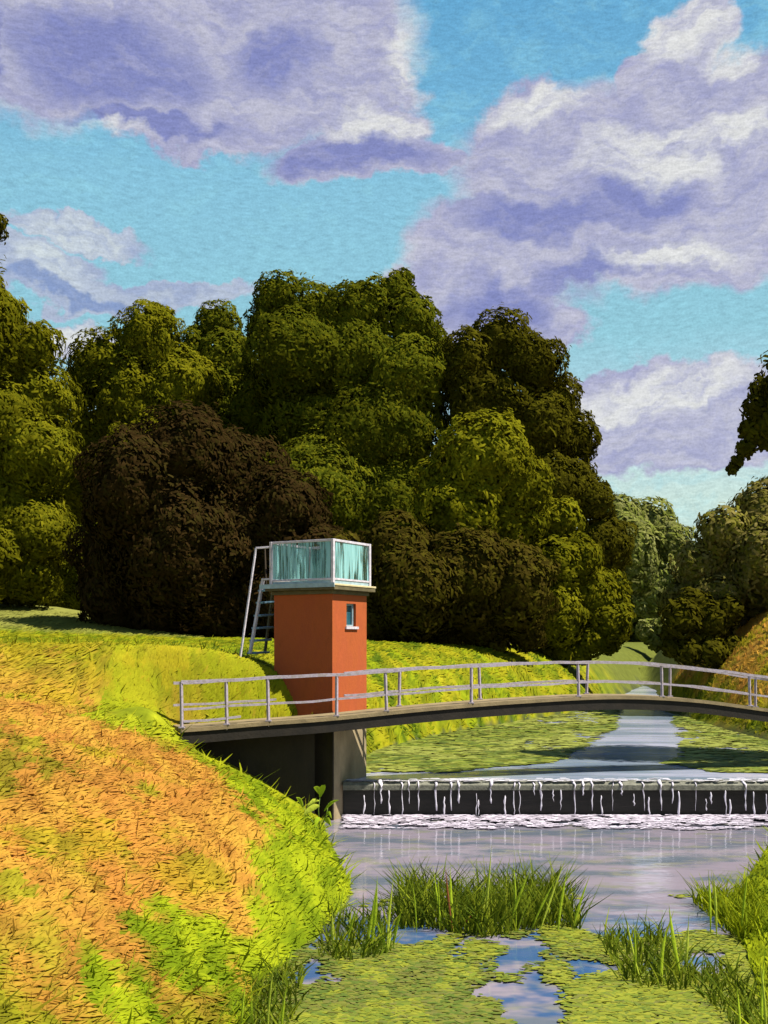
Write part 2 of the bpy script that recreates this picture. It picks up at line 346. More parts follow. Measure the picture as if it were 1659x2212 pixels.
def pickn(pal, n):                                           # neighbouring strokes share a tone
    return pal[np.clip(((n - .25) / .5 + .30 * (rng.random(len(n)) - .5)) * len(pal), 0, len(pal) - 1).astype(int)]
def lerp(a, b, t): return a * (1 - t[:, None]) + b * t[:, None]
def grass_color(x, y, jit=.16):
    """colour of the turf itself: straw on the dry slope, lime along the damp edge and on the crest"""
    k = len(x); a, _ = waterline(y, False); s = a - x
    n1 = fbm(x * .75, y * .75, 21); n2 = fbm(x * 2.2 + .6 * y, y * .9, 33); n3 = fbm(x * 3.4 + y, y * 1.2, 51, 3); nn = n1 * .5 + n2 * .5
    O = lerp(np.tile(ORANGE[3], (k, 1)), np.tile(ORANGE[2], (k, 1)), sst(n3, .30, .70)); O = lerp(O, np.tile(ORANGE[1] * (1.05, .92, 1), (k, 1)), sst(n2, .52, .64) * .6)
    Li = lerp(np.tile(LIME[3], (k, 1)), np.tile(LIME[0], (k, 1)), sst(n3, .32, .66))
    Ye = lerp(np.tile(YELLOW[3], (k, 1)), np.tile(YELLOW[0], (k, 1)), sst(n3, .32, .66)); Ye = lerp(Ye, np.tile(YELLOW[2], (k, 1)), sst(n2, .54, .64) * .7)
    Gr = lerp(np.tile(GREEN[3], (k, 1)), np.tile(GREEN[2], (k, 1)), sst(n3, .32, .68))
    c = O
    c = lerp(c, Ye * (1.08, .95, 1), sst(n1, .40, .30) * .7)
    c = lerp(c, Li * .78, sst(n1 * .5 + n2 * .5, .59, .65) * .7)
    c = lerp(c, Li, sst(np.interp(y, [10, 17, 22, 25], [.6, 1.1, 2.1, 2.4]) - s + (nn - .5) * 5, -.25, .35))
    c = lerp(c, Li, sst(np.interp(x, dkx, dky) - y + (nn - .5) * 3.5, 1.7, .9) * (y < 25.5) * (x > -6.5) * .9)
    c = lerp(c, Ye, sst(y + (nn - .5) * 14, 22.0, 27.5) * np.where((x > -6.5) & (y < 25), .3, 1))
    c = lerp(c, Li * .72, sst(y + (nn - .5) * 14, 12.5, 9.0) * (s > -1) * .8)
    c = lerp(c, lerp(Ye * .92, Gr, sst(n2, .44, .6)), sst(y + (nn - .5) * 3, 28.5, 30))
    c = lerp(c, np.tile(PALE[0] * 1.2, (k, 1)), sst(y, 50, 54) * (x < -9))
    _, br = waterline(y, False); c = lerp(c, lerp(Li, Gr, sst(n2, .46, .58)), ((x > br - .3) & (y < 27)) * 1.0)
    _, brb = waterline(y, True); c = lerp(c, lerp(O, Ye, sst(n2, .5, .62)) * 1.4, sst(x - brb - .5 + (nn - .5) * 4, 0, .8) * (y > 27))
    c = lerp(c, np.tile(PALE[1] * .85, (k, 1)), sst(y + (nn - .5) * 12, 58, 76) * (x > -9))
    return c * (1 + jit * (rng.random((k, 1)) - .5))
ax = np.linspace(-5.2, 5.2, 330); ay = np.linspace(-2.75, 5.4, 300)
gx = -1 + 3 * np.sinh(ax); gy = 25 + 4 * np.sinh(ay)
GX, GY = np.meshgrid(gx, gy); GZ = height(GX, GY)
nx, ny = len(gx), len(gy); ii = (np.arange(ny - 1)[:, None] * nx + np.arange(nx - 1)[None]).ravel()
gq = np.stack([ii, ii + 1, ii + nx + 1, ii + nx], 1)
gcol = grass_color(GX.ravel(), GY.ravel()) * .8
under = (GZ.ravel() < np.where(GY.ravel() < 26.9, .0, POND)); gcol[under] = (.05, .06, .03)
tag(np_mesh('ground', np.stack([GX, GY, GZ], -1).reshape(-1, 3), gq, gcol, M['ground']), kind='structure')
def sheet(name, poly, z, mat):
    me = bpy.data.meshes.new(name); me.from_pydata([(x, y, z) for x, y in poly], [], [tuple(range(len(poly)))]); me.update()
    return tag(link(name, me, mat), kind='structure')
sheet('pool_water', [(-40, -20), (60, -20), (60, 26.62), (-40, 26.62)], 0.0, M['pool'])
sheet('pond_water', [(-6, 26.86), (90, 26.86), (90, 230), (-6, 230)], POND, M['pond'])

# ------------------------------------------------------------------ grass
def normals(x, y, h=.15):
    dx = (height(x + h, y) - height(x - h, y)) / (2 * h); dy = (height(x, y + h) - height(x, y - h)) / (2 * h)
    return unit(np.stack([-dx, -dy, np.ones_like(x)], 1))
def turf(k, dmin, dmax, amin, amax):
    d = dmin * (dmax / dmin) ** rng.random(k); a = amin + (amax - amin) * rng.random(k)
    x, y = d * a, d; z = height(x, y)
    back = y > np.where(x < -1.2, np.interp(x, dkx, dky) + 1.35, 26.9)
    ok = z > np.where(back, POND, 0) + .02
    on_deck = (np.abs(y - np.interp(x, dkx, dky) - .55) < .68) & (x > -6.2) & (x < 16); ok &= ~on_deck
    intower = (np.abs(x + 1.7) < 1.45) & (np.abs(y - 28) < 1.3); ok &= ~intower
    inwall = (y > np.interp(x, dkx, dky) - .1) & (y < np.interp(x, dkx, dky) + 1.5) & (x > -5.2) & (x < -.3) & (y < np.interp(x, dkx, dky) + 1.12); ok &= ~inwall
    return x[ok], y[ok], z[ok]
parts = []
x, y, z = turf(150000, 8.0, 62, -.46, .44)                    # broad bent tufts lying over the slope
k = len(x); nn = normals(x, y); c = grass_color(x, y)
sc = .60 + np.minimum(y, 40) / 45.0
def sweep(x, y, nn, k, lift):
    an = 1.2 + 1.3 * (fbm(x * .5 + 9, y * .5, 91) - .5) + .22 * rng.standard_normal(k)
    T = np.stack([np.cos(an), np.sin(an), 0 * x], 1); T[:, 2] = -(T[:, :2] * nn[:, :2]).sum(1) / nn[:, 2]
    T = unit(T) + nn * (lift + .22 * rng.random((k, 1)))
    return T, unit(nn + .16 * rng.standard_normal((k, 3)))
T, N2 = sweep(x, y, nn, k, .06)
parts.append(dabs(np.stack([x, y, z + .03], 1), T, N2, (.22 + .34 * rng.random(k)) * sc, (.022 + .040 * rng.random(k) ** 1.5) * sc, c, .04, (.34, .30, .16)))
x = -6.6 + 6.0 * rng.random(22000); y = np.interp(x, dkx, dky) + 1.0 + 2.6 * rng.random(22000); z = height(x, y)     # the steep little mound beside the tower
fa = (x + 1.287) * -.866 + (y - 27) * .5; fb = (x + 1.287) * .5 + (y - 27) * .866; ok = ~((fa > -.05) & (fa < 1.84) & (fb > -.03) & (fb < 1.75)) & (z > np.interp(x, dkx, [q[2] for q in DECK]) - .15) & (x < -1.3); x, y, z = x[ok], y[ok], z[ok]; k = len(x); nn = normals(x, y)
T, N2 = sweep(x, y, nn, k, .2); c = lerp(grass_color(x, y), np.tile(YELLOW[1], (k, 1)), .2 + .5 * sst(fbm(x * 1.2, y * 1.2, 57), .42, .58)) * 1.12
parts.append(dabs(np.stack([x, y, z + .04], 1), T, N2, .18 + .25 * rng.random(k), .02 + .035 * rng.random(k), c, .04, (.34, .30, .16)))
x, y, z = turf(16000, 7.5, 34, -.46, .44)                    # upright blades
k = len(x); nn = normals(x, y); c = grass_color(x, y)
D = unit(np.stack([.45 * rng.standard_normal(k) + .15, .45 * rng.standard_normal(k) + .5, .35 + 0 * x], 1) + nn * .45)
a, b = waterline(y, False); edge = np.minimum(np.abs(a - x), np.abs(b - x))
L = (.12 + .16 * rng.random(k)) * (1 + .6 * np.exp(-edge / .7)) * (.8 + y / 60) * (1 + 1.6 * np.exp(-np.abs(np.interp(x, dkx, dky) + .6 - y) / .7) * ((x > -6) & (x < -.8)))
parts.append(blades(np.stack([x, y, z - .03], 1), D, nn + .25 * rng.standard_normal((k, 3)), L, (.012 + .022 * rng.random(k)) * (.6 + y / 26), c, unit(rng.standard_normal((k, 3)) * (1, 1, .2))))
V, Q, C = join(parts)
tag(np_mesh('grass', V, Q, C, M['grass']), kind='stuff')

# ------------------------------------------------------------------ floating weed
def flat_dabs(x, y, z, L, Wd, c, ang):
    k = len(x); T = np.stack([np.cos(ang), np.sin(ang), 0 * x], 1); Nn = np.tile([0., 0, 1], (k, 1)) + .06 * rng.standard_normal((k, 3))
    return dabs(np.stack([x, y, z + .006 + .03 * rng.random(k)], 1), T, Nn, L, Wd, c, .02)
k = 90000; d = 10.5 * (18.5 / 10.5) ** rng.random(k); x = d * (-.2 + .56 * rng.random(k)); y = d
u = U0 + x / y * F; v = V0 + EYE / y * F
m = .5 * fbm(x * 1.1, y * .9, 61) + .5 * fbm(x * 3.1, y * 1.8, 67)
dens = sst(v, 1990, 2060) * .78
for (bu, bv, ru, rv, s) in ((1110, 2075, 120, 75, -.72), (900, 2022, 90, 22, -1.2), (1360, 1990, 110, 45, -1.0), (1130, 2180, 60, 40, -.7), (990, 2060, 40, 30, -.8), (1040, 1990, 200, 60, .75), (1540, 2080, 70, 40, -.8), (735, 2012, 40, 18, -1)):  # patch round the reed bed adds weed in place of a green reflection
    dens = dens + s * np.exp(-((u - bu) / ru) ** 2 - ((v - bv) / rv) ** 2)
ok = (dens + (m - .5) * 3.2 > .20 + .6 * rng.random(k)); a, b = waterline(y, False); ok &= (x > a - .1) & (x < b + .1)
x, y, u, v, m = x[ok], y[ok], u[ok], v[ok], m[ok]; k = len(x)
OL = np.array([lin(122, 136, 38), lin(138, 142, 46), lin(104, 126, 34), lin(130, 132, 54)]) * .62
BR = np.array([lin(156, 164, 36), lin(136, 152, 36), lin(168, 172, 44)]) * .58
c = np.where(((m > .55) | ((u > 1180) & (v > 2080)))[:, None] & (rng.random(k) < .8)[:, None], pick(BR, k), pick(OL, k))
tag(np_mesh('duckweed', *flat_dabs(x, y, 0 * x, .05 + .13 * rng.random(k), .025 + .05 * rng.random(k), c, .5 * rng.standard_normal(k)), M['weed']), kind='stuff')
k = 50000; d = 27.2 * (62 / 27.2) ** rng.random(k); x = d * (-.06 + .46 * rng.random(k)); y = d
u = U0 + x / y * F; v = V0 + (EYE - POND) / y * F
uc = np.interp(v, [1500, 1540, 1600, 1640, 1670, 1690], [1405, 1400, 1385, 1335, 1240, 1200]); hw = np.interp(v, [1500, 1560, 1620, 1650, 1668, 1676, 1690], [60, 65, 95, 140, 330, 900, 1500])
m = fbm(x * .55, y * .35, 71)
ok = (np.abs(u - uc) > hw * (.72 + .6 * m)) & (m + .12 * rng.standard_normal(k) < .63); a, b = waterline(y, True); ok &= (x > a) & (x < b)
x, y, u, m = x[ok], y[ok], u[ok], m[ok]; k = len(x)
PG = np.array([lin(142, 158, 40), lin(118, 138, 34), lin(170, 178, 72), lin(104, 122, 34), lin(158, 166, 48)]) * .54
c = np.where((m > .52)[:, None], pick(PG[2:3], k), pick(PG, k)) * (.85 + .3 * rng.random((k, 1)))
tag(np_mesh('pond_weed', *flat_dabs(x, y, 0 * x + POND, .2 + .4 * rng.random(k), .10 + .14 * rng.random(k), c, .35 * rng.standard_normal(k)), M['weed']), kind='stuff')

# ------------------------------------------------------------------ trees
LEAF = {'olive': np.array([lin(140, 136, 28), lin(128, 126, 24), lin(114, 116, 24)]) * .70,
        'green': np.array([lin(108, 112, 26), lin(94, 102, 24), lin(122, 122, 26)]) * .70,
        'dark': np.array([lin(92, 88, 22), lin(80, 76, 20), lin(102, 98, 22)]) * .70,
        'copper': np.array([lin(78, 60, 32), lin(68, 54, 28), lin(76, 66, 30)]) * .62,
        'umber': np.array([lin(86, 76, 26), lin(76, 66, 24), lin(94, 88, 26)]) * .74,
        'pale': np.array([lin(158, 162, 84), lin(142, 152, 68), lin(166, 168, 100)]) * .72,  # far trees: distance haze put into paler leaf colours
        'khaki': np.array([lin(146, 138, 66), lin(128, 126, 46), lin(154, 142, 80)]) * .68}
def tree(name, d, base_u, lobes, pal, label, size=.20, group='trees round the meadow and stream', dens=24, spread=.5, limbs=True):
    bx = (base_u - U0) / F * d; gz = float(height(np.array([bx]), np.array([d]))[0])
    root = empty(name, (bx, d, gz), label=label, cat='tree', group=group)
    ctr = []
    for lu, lv, r in lobes:
        rr = r / F * d; yy = d + random.uniform(-.6, .6) * rr * spread * 2
        q = P(lu, lv, yy); ctr.append((q, rr))
    parts = []; PAL = LEAF[pal]
    Cs = np.array([q[:] for q, _ in ctr]); Rs = np.array([r for _, r in ctr])
    core = MB()
    for i, (q, rr) in enumerate(ctr):
        k = int(dens * 4 * math.pi * rr * rr * (.42 / size) ** 2 * .56); k = max(k, 60)
        dirs = unit(rng.standard_normal((k, 3)))
        bump = 1 + .50 * (vnoise(dirs[:, 0] * 2.3 + i, dirs[:, 1] * 2.3, dirs[:, 2] * 2.3, 5) - .5) + .20 * (vnoise(dirs[:, 0] * 6 + i, dirs[:, 1] * 6, dirs[:, 2] * 6, 9) - .5)
        rad = rr * bump * (1 - .05 * rng.random(k) ** 2 + .16 * (rng.random(k) > .94) * rng.random(k))
        pos = np.array(q[:])[None] + dirs * rad[:, None] * np.array([1, .95, 1.0])
        keep = np.ones(k, bool)
        for j in range(len(ctr)):
            if j != i: keep &= np.linalg.norm(pos - Cs[j], axis=1) > Rs[j] * .86
        keep &= (dirs[:, 1] < .45) | (rng.random(k) < .35)
        keep &= pos[:, 2] > height(pos[:, 0], pos[:, 1]) + .05
        pos, dirs = pos[keep], dirs[keep]; k = len(pos)
        if not k: continue
        Nn = unit(dirs + .26 * rng.standard_normal((k, 3)))
        down = np.tile([.5, 0., -.55], (k, 1)) + .7 * rng.standard_normal((k, 3)); T = down - (down * Nn).sum(1, keepdims=True) * Nn
        tone = .8 + .4 * vnoise(pos[:, 0] * .7, pos[:, 1] * .7, pos[:, 2] * .7, 15)
        col = PAL[np.clip((rng.random(k) * len(PAL)).astype(int), 0, len(PAL) - 1)] * tone[:, None] * (.85 + .3 * random.random())
        s = size * (.7 + .7 * rng.random(k))
        parts.append(dabs(pos, T, Nn, s * 1.7, s * .5, col, .10))
        nl = 10; vs = [q + Vector((0, 0, rr * .8))]                       # inner mass of twigs and leaves
        rings = 5
        for a in range(1, rings):
            for b in range(nl):
                th = math.pi * a / rings; ph = 2 * math.pi * b / nl; jr = rr * (.74 + .1 * random.random())
                vs.append(q + Vector((math.sin(th) * math.cos(ph), math.sin(th) * math.sin(ph), math.cos(th))) * jr)
        vs.append(q - Vector((0, 0, rr * .8)))
        fs = [(0, 1 + b, 1 + (b + 1) % nl) for b in range(nl)]
        for a in range(rings - 2):
            for b in range(nl): fs.append((1 + a * nl + b, 1 + (a + 1) * nl + b, 1 + (a + 1) * nl + (b + 1) % nl, 1 + a * nl + (b + 1) % nl))
        last = len(vs) - 1; o = 1 + (rings - 2) * nl
        fs += [(last, o + (b + 1) % nl, o + b) for b in range(nl)]
        core.add(vs, fs)
    V, Q, C = join(parts)
    cv = np.array(core.v); tri = [f for f in core.f if len(f) == 3]; qd = np.array([f if len(f) == 4 else (f[0], f[1], f[2], f[2]) for f in core.f])
    cr = np_mesh('crown', V, Q, C, M['leaf'], root)
    inner = bpy.data.meshes.new('inner_foliage'); inner.from_pydata(core.v, [], core.f); inner.update()
    ca = inner.color_attributes.new('Col', 'FLOAT_COLOR', 'POINT'); cc = np.tile(np.append(PAL.mean(0), 1), (len(core.v), 1)).astype(np.float32)
    ca.data.foreach_set('color', cc.ravel())
    link('inner_foliage', inner, M['leaf'], cr)
    tr = MB(); top = Vector((bx, d, max(min(q.z for q, _ in ctr), gz + 1.2) + .4)); h = top.z - gz; r0 = .16 + .035 * h + .012 * max(q.z - gz for q, _ in ctr)
    tr.tube([(bx, d, gz - .3), (bx + .03, d, gz + .3), (bx + .1, d + .05, gz + h * .5), top], [r0 * 1.5, r0 * 1.05, r0 * .85, r0 * .7], 9)
    to = tr.build('trunk', M['bark'], root, True)
    lb = MB()
    for q, rr in (ctr[::2] if limbs else ctr[-3:]):
        mid = top.lerp(q, .5) + Vector((random.uniform(-.4, .4), random.uniform(-.4, .4), .3))
        lb.tube([top - Vector((0, 0, .5)), mid, q], [r0 * .5, r0 * .3, r0 * .12], 6)
    lb.build('limbs', M['bark'], root, True)
    return root
tree('broadleaf_tree', 62, -60, [(-90, 720, 135), (-20, 700, 75), (20, 800, 85), (75, 755, 55), (95, 870, 70), (0, 930, 110), (80, 980, 85), (20, 1090, 100), (80, 1150, 80), (50, 1240, 80), (-50, 1200, 110)], 'olive', 'tall olive green tree at the left edge beyond the yellow hill')
tree('broadleaf_tree', 66, -190, [(-150, 560, 110), (-60, 500, 48), (-20, 490, 34), (-200, 700, 150), (-200, 900, 160)], 'dark', 'tree whose highest twig tip pokes in at the far left of the sky', spread=.3)
tree('broadleaf_tree', 74, 260, [(225, 795, 75), (320, 740, 75), (342, 690, 34), (185, 840, 50), (290, 880, 110), (390, 840, 80), (220, 960, 100), (180, 1060, 70), (330, 1000, 110)], 'olive', 'olive crown with one small round knob, left of the tallest tree')
tree('broadleaf_tree', 77, 470, [(470, 705, 48), (425, 770, 55), (500, 790, 75), (450, 880, 110), (560, 900, 110), (480, 1020, 110), (590, 1020, 100)], 'green', 'deep green tree with a single rounded peak beside the tallest tree')
tree('broadleaf_tree', 71, 730, [(600, 645, 52), (570, 700, 40), (690, 700, 85), (780, 680, 75), (850, 640, 45), (872, 605, 22), (890, 700, 62), (925, 750, 50), (640, 770, 110), (760, 790, 130), (880, 820, 100), (700, 920, 140), (830, 950, 140), (700, 1080, 140), (850, 1100, 130)], 'green', 'tallest tree of the wood with a broad domed crown above the brick tower')
tree('broadleaf_tree', 69, 1080, [(1080, 745, 68), (1010, 790, 70), (1150, 790, 68), (1195, 870, 58), (1240, 950, 55), (1050, 890, 110), (1150, 930, 100), (1225, 1040, 62), (1275, 1080, 52), (1290, 1180, 75), (1180, 1060, 90)], 'dark', 'dark tree with a stepped right flank against the pale cloud')
tree('broadleaf_tree', 92, 120, [(60, 1000, 110), (160, 1080, 110), (100, 1200, 110), (200, 1220, 100), (140, 1310, 80), (30, 1290, 70)], 'green', 'shaded green tree glimpsed between the left edge tree and the dark brown tree')
tree('broadleaf_tree', 96, 640, [(560, 1000, 150), (700, 1100, 150), (600, 1250, 140), (800, 1200, 140), (950, 1150, 150), (1100, 1200, 130), (450, 1200, 140), (900, 1320, 100), (1060, 1330, 100), (1180, 1320, 90), (1240, 1350, 60)], 'dark', 'deep shaded tree filling the back of the wood behind the tallest tree', size=.36)
tree('copper_tree', 56, 400, [(390, 1000, 110), (300, 1070, 125), (490, 1050, 130), (240, 1200, 85), (400, 1200, 160), (560, 1180, 130), (620, 1110, 90), (265, 1300, 95), (480, 1310, 110), (620, 1300, 100), (690, 1220, 90), (370, 1330, 90)], 'copper', 'wide dark brown rounded tree standing behind the brick tower')
tree('broadleaf_tree', 54, 1040, [(1040, 1000, 98), (965, 1060, 75), (1110, 1050, 72), (1000, 1120, 95), (1085, 1130, 85), (1140, 1120, 45)], 'olive', 'sunlit round olive tree in front of the dark wood right of the tower')
tree('dark_bush', 52, 960, [(1000, 1260, 105), (1110, 1270, 90), (900, 1280, 100), (810, 1270, 100), (730, 1230, 70), (860, 1200, 80), (1060, 1400, 40), (960, 1390, 45), (1140, 1370, 40), (860, 1390, 40), (900, 1350, 60), (1030, 1350, 60), (800, 1350, 60)], 'umber', 'dark green brown bushy thicket on the lawn just right of the brick tower')
tree('small_tree', 57, 1200, [(1205, 1130, 50), (1200, 1230, 62), (1275, 1290, 75), (1320, 1345, 45), (1200, 1330, 65), (1250, 1210, 50), (1140, 1350, 45), (1280, 1385, 35), (1205, 1405, 40), (1250, 1410, 30), (1310, 1385, 30)], 'olive', 'low olive tree at the right end of the wood by the stream')
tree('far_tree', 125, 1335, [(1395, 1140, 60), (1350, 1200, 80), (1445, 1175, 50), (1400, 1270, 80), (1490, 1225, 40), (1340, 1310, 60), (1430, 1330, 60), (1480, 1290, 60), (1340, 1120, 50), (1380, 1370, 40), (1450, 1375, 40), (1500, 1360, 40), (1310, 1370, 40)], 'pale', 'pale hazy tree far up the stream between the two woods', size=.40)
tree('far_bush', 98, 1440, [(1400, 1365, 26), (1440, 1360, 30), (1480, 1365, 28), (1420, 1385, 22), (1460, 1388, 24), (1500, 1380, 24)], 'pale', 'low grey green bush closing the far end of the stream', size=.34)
tree('broadleaf_tree', 52, 1610, [(1650, 1115, 70), (1560, 1155, 55), (1510, 1230, 55), (1590, 1230, 85), (1480, 1300, 50), (1660, 1220, 90), (1550, 1300, 60), (1720, 1130, 110), (1640, 1280, 60)], 'khaki', 'khaki tree on top of the straw coloured bank at the right')
tree('dark_bush', 50, 1550, [(1470, 1340, 42), (1535, 1345, 45), (1500, 1310, 38), (1450, 1370, 22), (1500, 1385, 30), (1575, 1320, 30), (1490, 1410, 28), (1540, 1410, 34), (1450, 1400, 20), (1575, 1400, 30)], 'dark', 'small dark bush at the foot of the khaki tree on the right bank', size=.20)
tree('overhanging_tree', 31, 1960, [(1690, 890, 52), (1655, 920, 36), (1630, 945, 27), (1608, 972, 18), (1592, 998, 12), (1583, 1014, 7), (1652, 850, 32), (1636, 885, 28), (1612, 925, 16), (1668, 955, 24), (1740, 840, 95), (1850, 900, 140), (1980, 950, 160), (1950, 760, 160)], 'dark', 'drooping dark branch of a tree reaching in from the right above the bank', size=.16, spread=.25, dens=26, limbs=False)

# ------------------------------------------------------------------ weir
weir = empty('weir', (5, WEIR_Y, 0), label='low dark weir with white trickles of water dropping into the pool', cat='weir')
def xprism(prof, x0, x1):                                   # profile in (y, z), extruded along x
    k = len(prof); b = MB()
    b.add([(x0, y, z) for y, z in prof] + [(x1, y, z) for y, z in prof],
          [tuple(range(k)), tuple(range(2 * k - 1, k - 1, -1))] + [(i, k + i, k + (i + 1) % k, (i + 1) % k) for i in range(k)])
    return b
xprism([(26.62, -.6), (26.85, -.6), (26.85, POND - .11), (26.60, POND - .11)], -1.0, 14).build('weir_face', M['wetblack'], weir)
xprism([(26.46, POND - .19), (26.46, POND - .07), (26.54, POND + .005), (26.9, POND + .012), (26.9, POND - .105), (26.60, POND - .107)], -1.0, 14).build('crest', M['moss'], weir)
for i in range(46):
    x0 = -.55 + i * .245 + random.uniform(-.11, .11); L = random.choice((.25, .45, .62, .75, .82)); w = random.uniform(.008, .024)
    zt = POND - (0 if random.random() < .6 else random.uniform(.15, .4)); b = MB(); yy = 26.43; L = min(L, zt - .12)
    pts = [(x0 + random.uniform(-.05, .05), 26.56, zt + .02), (x0 + .01, yy, zt - .06)] if zt == POND else [(x0, yy + .01, zt - .02), (x0, yy, zt - .06)]; rad = [w * random.uniform(1, 3.2), w * 1.5] if zt == POND else [w * .3, w * .9]
    steps = 5
    for s in range(1, steps + 1): pts.append((x0 + random.uniform(-.02, .02), yy - .03 * s / steps, zt - .06 - L * s / steps)); rad.append(w * random.uniform(.35, 1.5) * (1 if s < steps else .4))
    b.tube(pts, rad, 6); b.build('water_trickle', M['foam'], weir, True)
k = 11000; x = -.95 + 12.9 * rng.random(k); t = rng.random(k) ** 1.6
wdt = .45 + .65 * fbm(x * .8, x * 0, 81); y = 26.5 - t * (wdt * 2.6 - .45)
ok = fbm(x * 2.2, y * 5, 83) > .36 + .10 * t; x, y, t = x[ok], y[ok], t[ok]; k = len(x); c = np.tile(np.array([.66, .60, .72]), (k, 1)) * (.8 + .3 * rng.random((k, 1)))
tag(np_mesh('foam', *flat_dabs(x, y, .015 + 0 * x + .05 * (1 - t),   .06 + .14 * rng.random(k), .025 + .05 * rng.random(k), c, .12 * rng.standard_normal(k)), M['weed']), kind='stuff')
k = 420; x = -.9 + 12.9 * rng.random(k)
tag(np_mesh('water_film', *flat_dabs(x, 26.5 + .5 * rng.random(k) ** 2, POND + .012 + 0 * x, .10 + .2 * rng.random(k), .03 + .05 * rng.random(k), np.tile(np.array([.66, .64, .72]), (k, 1)), .1 * rng.standard_normal(k)), M['weed']), kind='stuff')

# ------------------------------------------------------------------ tower, its pier and the abutment
A30 = R(30); dl = Vector((-math.cos(A30), math.sin(A30), 0)); dr = Vector((math.sin(A30), math.cos(A30), 0))
CN = Vector((-1.287, 27.0, 0)); WL, WR = 1.78, 1.66
def foot(grow=0.0, c=CN, wl=WL, wr=WR):
    q = c - dl * grow - dr * grow; a, b = wl + 2 * grow, wr + 2 * grow
    return [(w.x, w.y) for w in (q, q + dr * b, q + dr * b + dl * a, q + dl * a)]
tower = empty('brick_tower', (-1.7, 28.1, 2.4), label='small square red brick valve tower with a glazed platform on its roof', cat='tower')
Z0, Z1 = 2.2, 5.52
# walls: four slabs so the window is a real opening on the right-hand face
def face_box(o, t, nrm, s0, s1, z0, z1, depth, out=0.0):   # slab on a face: along t from s0 to s1, depth inward
    b = MB(); a = o + t * s0 + nrm * out; c = o + t * s1 + nrm * out
    ply = [a, c, c - nrm * depth, a - nrm * depth]
    ply = [(w.x, w.y) for w in ply]
    area = sum(ply[i][0] * ply[(i + 1) % 4][1] - ply[(i + 1) % 4][0] * ply[i][1] for i in range(4))
    b.prism(ply if area > 0 else ply[::-1], z0, z1); return b
nR = Vector((math.cos(A30), -math.sin(A30), 0)); nL = Vector((-math.sin(A30), -math.cos(A30), 0))
wz0, wz1 = 4.72, 5.30; ws0, ws1 = .66, 1.12
walls = MB()
def merge(b): walls.add(b.v, b.f)
merge(face_box(CN, dr, nR, 0, ws0, Z0, Z1, .22)); merge(face_box(CN, dr, nR, ws1, WR, Z0, Z1, .22))
merge(face_box(CN, dr, nR, ws0, ws1, Z0, wz0, .22)); merge(face_box(CN, dr, nR, ws0, ws1, wz1, Z1, .22))
merge(face_box(CN + dl * .22, dl, nL, 0, WL - .22, Z0, Z1, .22))
merge(face_box(CN + dl * WL, dr, -nR, .22, WR, Z0, Z1, .22)); merge(face_box(CN + dr * WR, dl, -nL, .22, WL - .22, Z0, Z1, .22))
walls.build('brick_walls', M['brick'], tower)
win = face_box(CN, dr, nR, ws0, ws1, wz0, wz1, .03, -.13).build('window', M['pane'], tower)
face_box(CN, dr, nR, ws0 - .07, ws1 + .07, wz0 - .07, wz0 - .005, .16, .05).build('sill', M['stairpaint'], win)
fr = MB()
for a in (face_box(CN, dr, nR, ws0, ws0 + .045, wz0, wz1, .05, -.075), face_box(CN, dr, nR, ws1 - .045, ws1, wz0, wz1, .05, -.075), face_box(CN, dr, nR, ws0 + .045, ws1 - .045, wz1 - .045, wz1, .05, -.075), face_box(CN, dr, nR, ws0 + .045, ws1 - .045, wz0, wz0 + .04, .05, -.075)): fr.add(a.v, a.f)
fr.build('frame', M['tealpaint'], win)
b = MB(); b.prism(foot(.05), Z1, Z1 + .10); b.prism(foot(.17), Z1 + .103, Z1 + .20); b.build('roof_slab', M['slab'], tower, bevel=.01)
ZS = Z1 + .203
b = MB(); b.prism(foot(.185), ZS, ZS + .05); b.build('platform_edge', M['creampaint'], tower, bevel=.01)
b = MB(); o = CN - dl * .185 - dr * .185
b = face_box(o, dl, nL, 0, WL + .50, ZS - .04, ZS + .07, .02, .022); b.build('teal_edge_board', M['tealpaint'], tower)
ZT = 6.86; G = .05; gp = foot(G); cor = [Vector((q[0], q[1], 0)) for q in gp]
bal = empty('balustrade', (0, 0, 0)); bal.parent = tower; bal.location = -tower.location
def sub(o): o.location = (0, 0, 0); return o
def bsub(b, name, mat, bev=.006):
    o = b.build(name, mat, bal, bevel=bev); o.location = (0, 0, 0); return o
for i in range(4):
    a, c = cor[i], cor[(i + 1) % 4]; t = (c - a).normalized()
    pb = MB(); pb.bar(a + Vector((0, 0, ZS + .05)), a + Vector((0, 0, ZT + .03)), .075, .075); bsub(pb, 'post', M['stairpaint'])
    for z, h in ((ZT, .06), (ZS + .17, .05)):
        rb = MB(); rb.bar(a + t * .04 + Vector((0, 0, z)), c - t * .04 + Vector((0, 0, z)), .05, h); bsub(rb, 'rail', M['stairpaint'])
    g = MB(); g.bar(a + t * .05 + Vector((0, 0, (ZT + ZS + .17) / 2)), c - t * .05 + Vector((0, 0, (ZT + ZS + .17) / 2)), .012, ZT - ZS - .17 - .06); bsub(g, 'glass_panel', M['glass'], 0)
    kb = MB(); kb.bar(a + t * .05 + Vector((0, 0, ZS + .095)), c - t * .05 + Vector((0, 0, ZS + .095)), .02, .085); bsub(kb, 'kickboard', M['tealpaint'], 0)

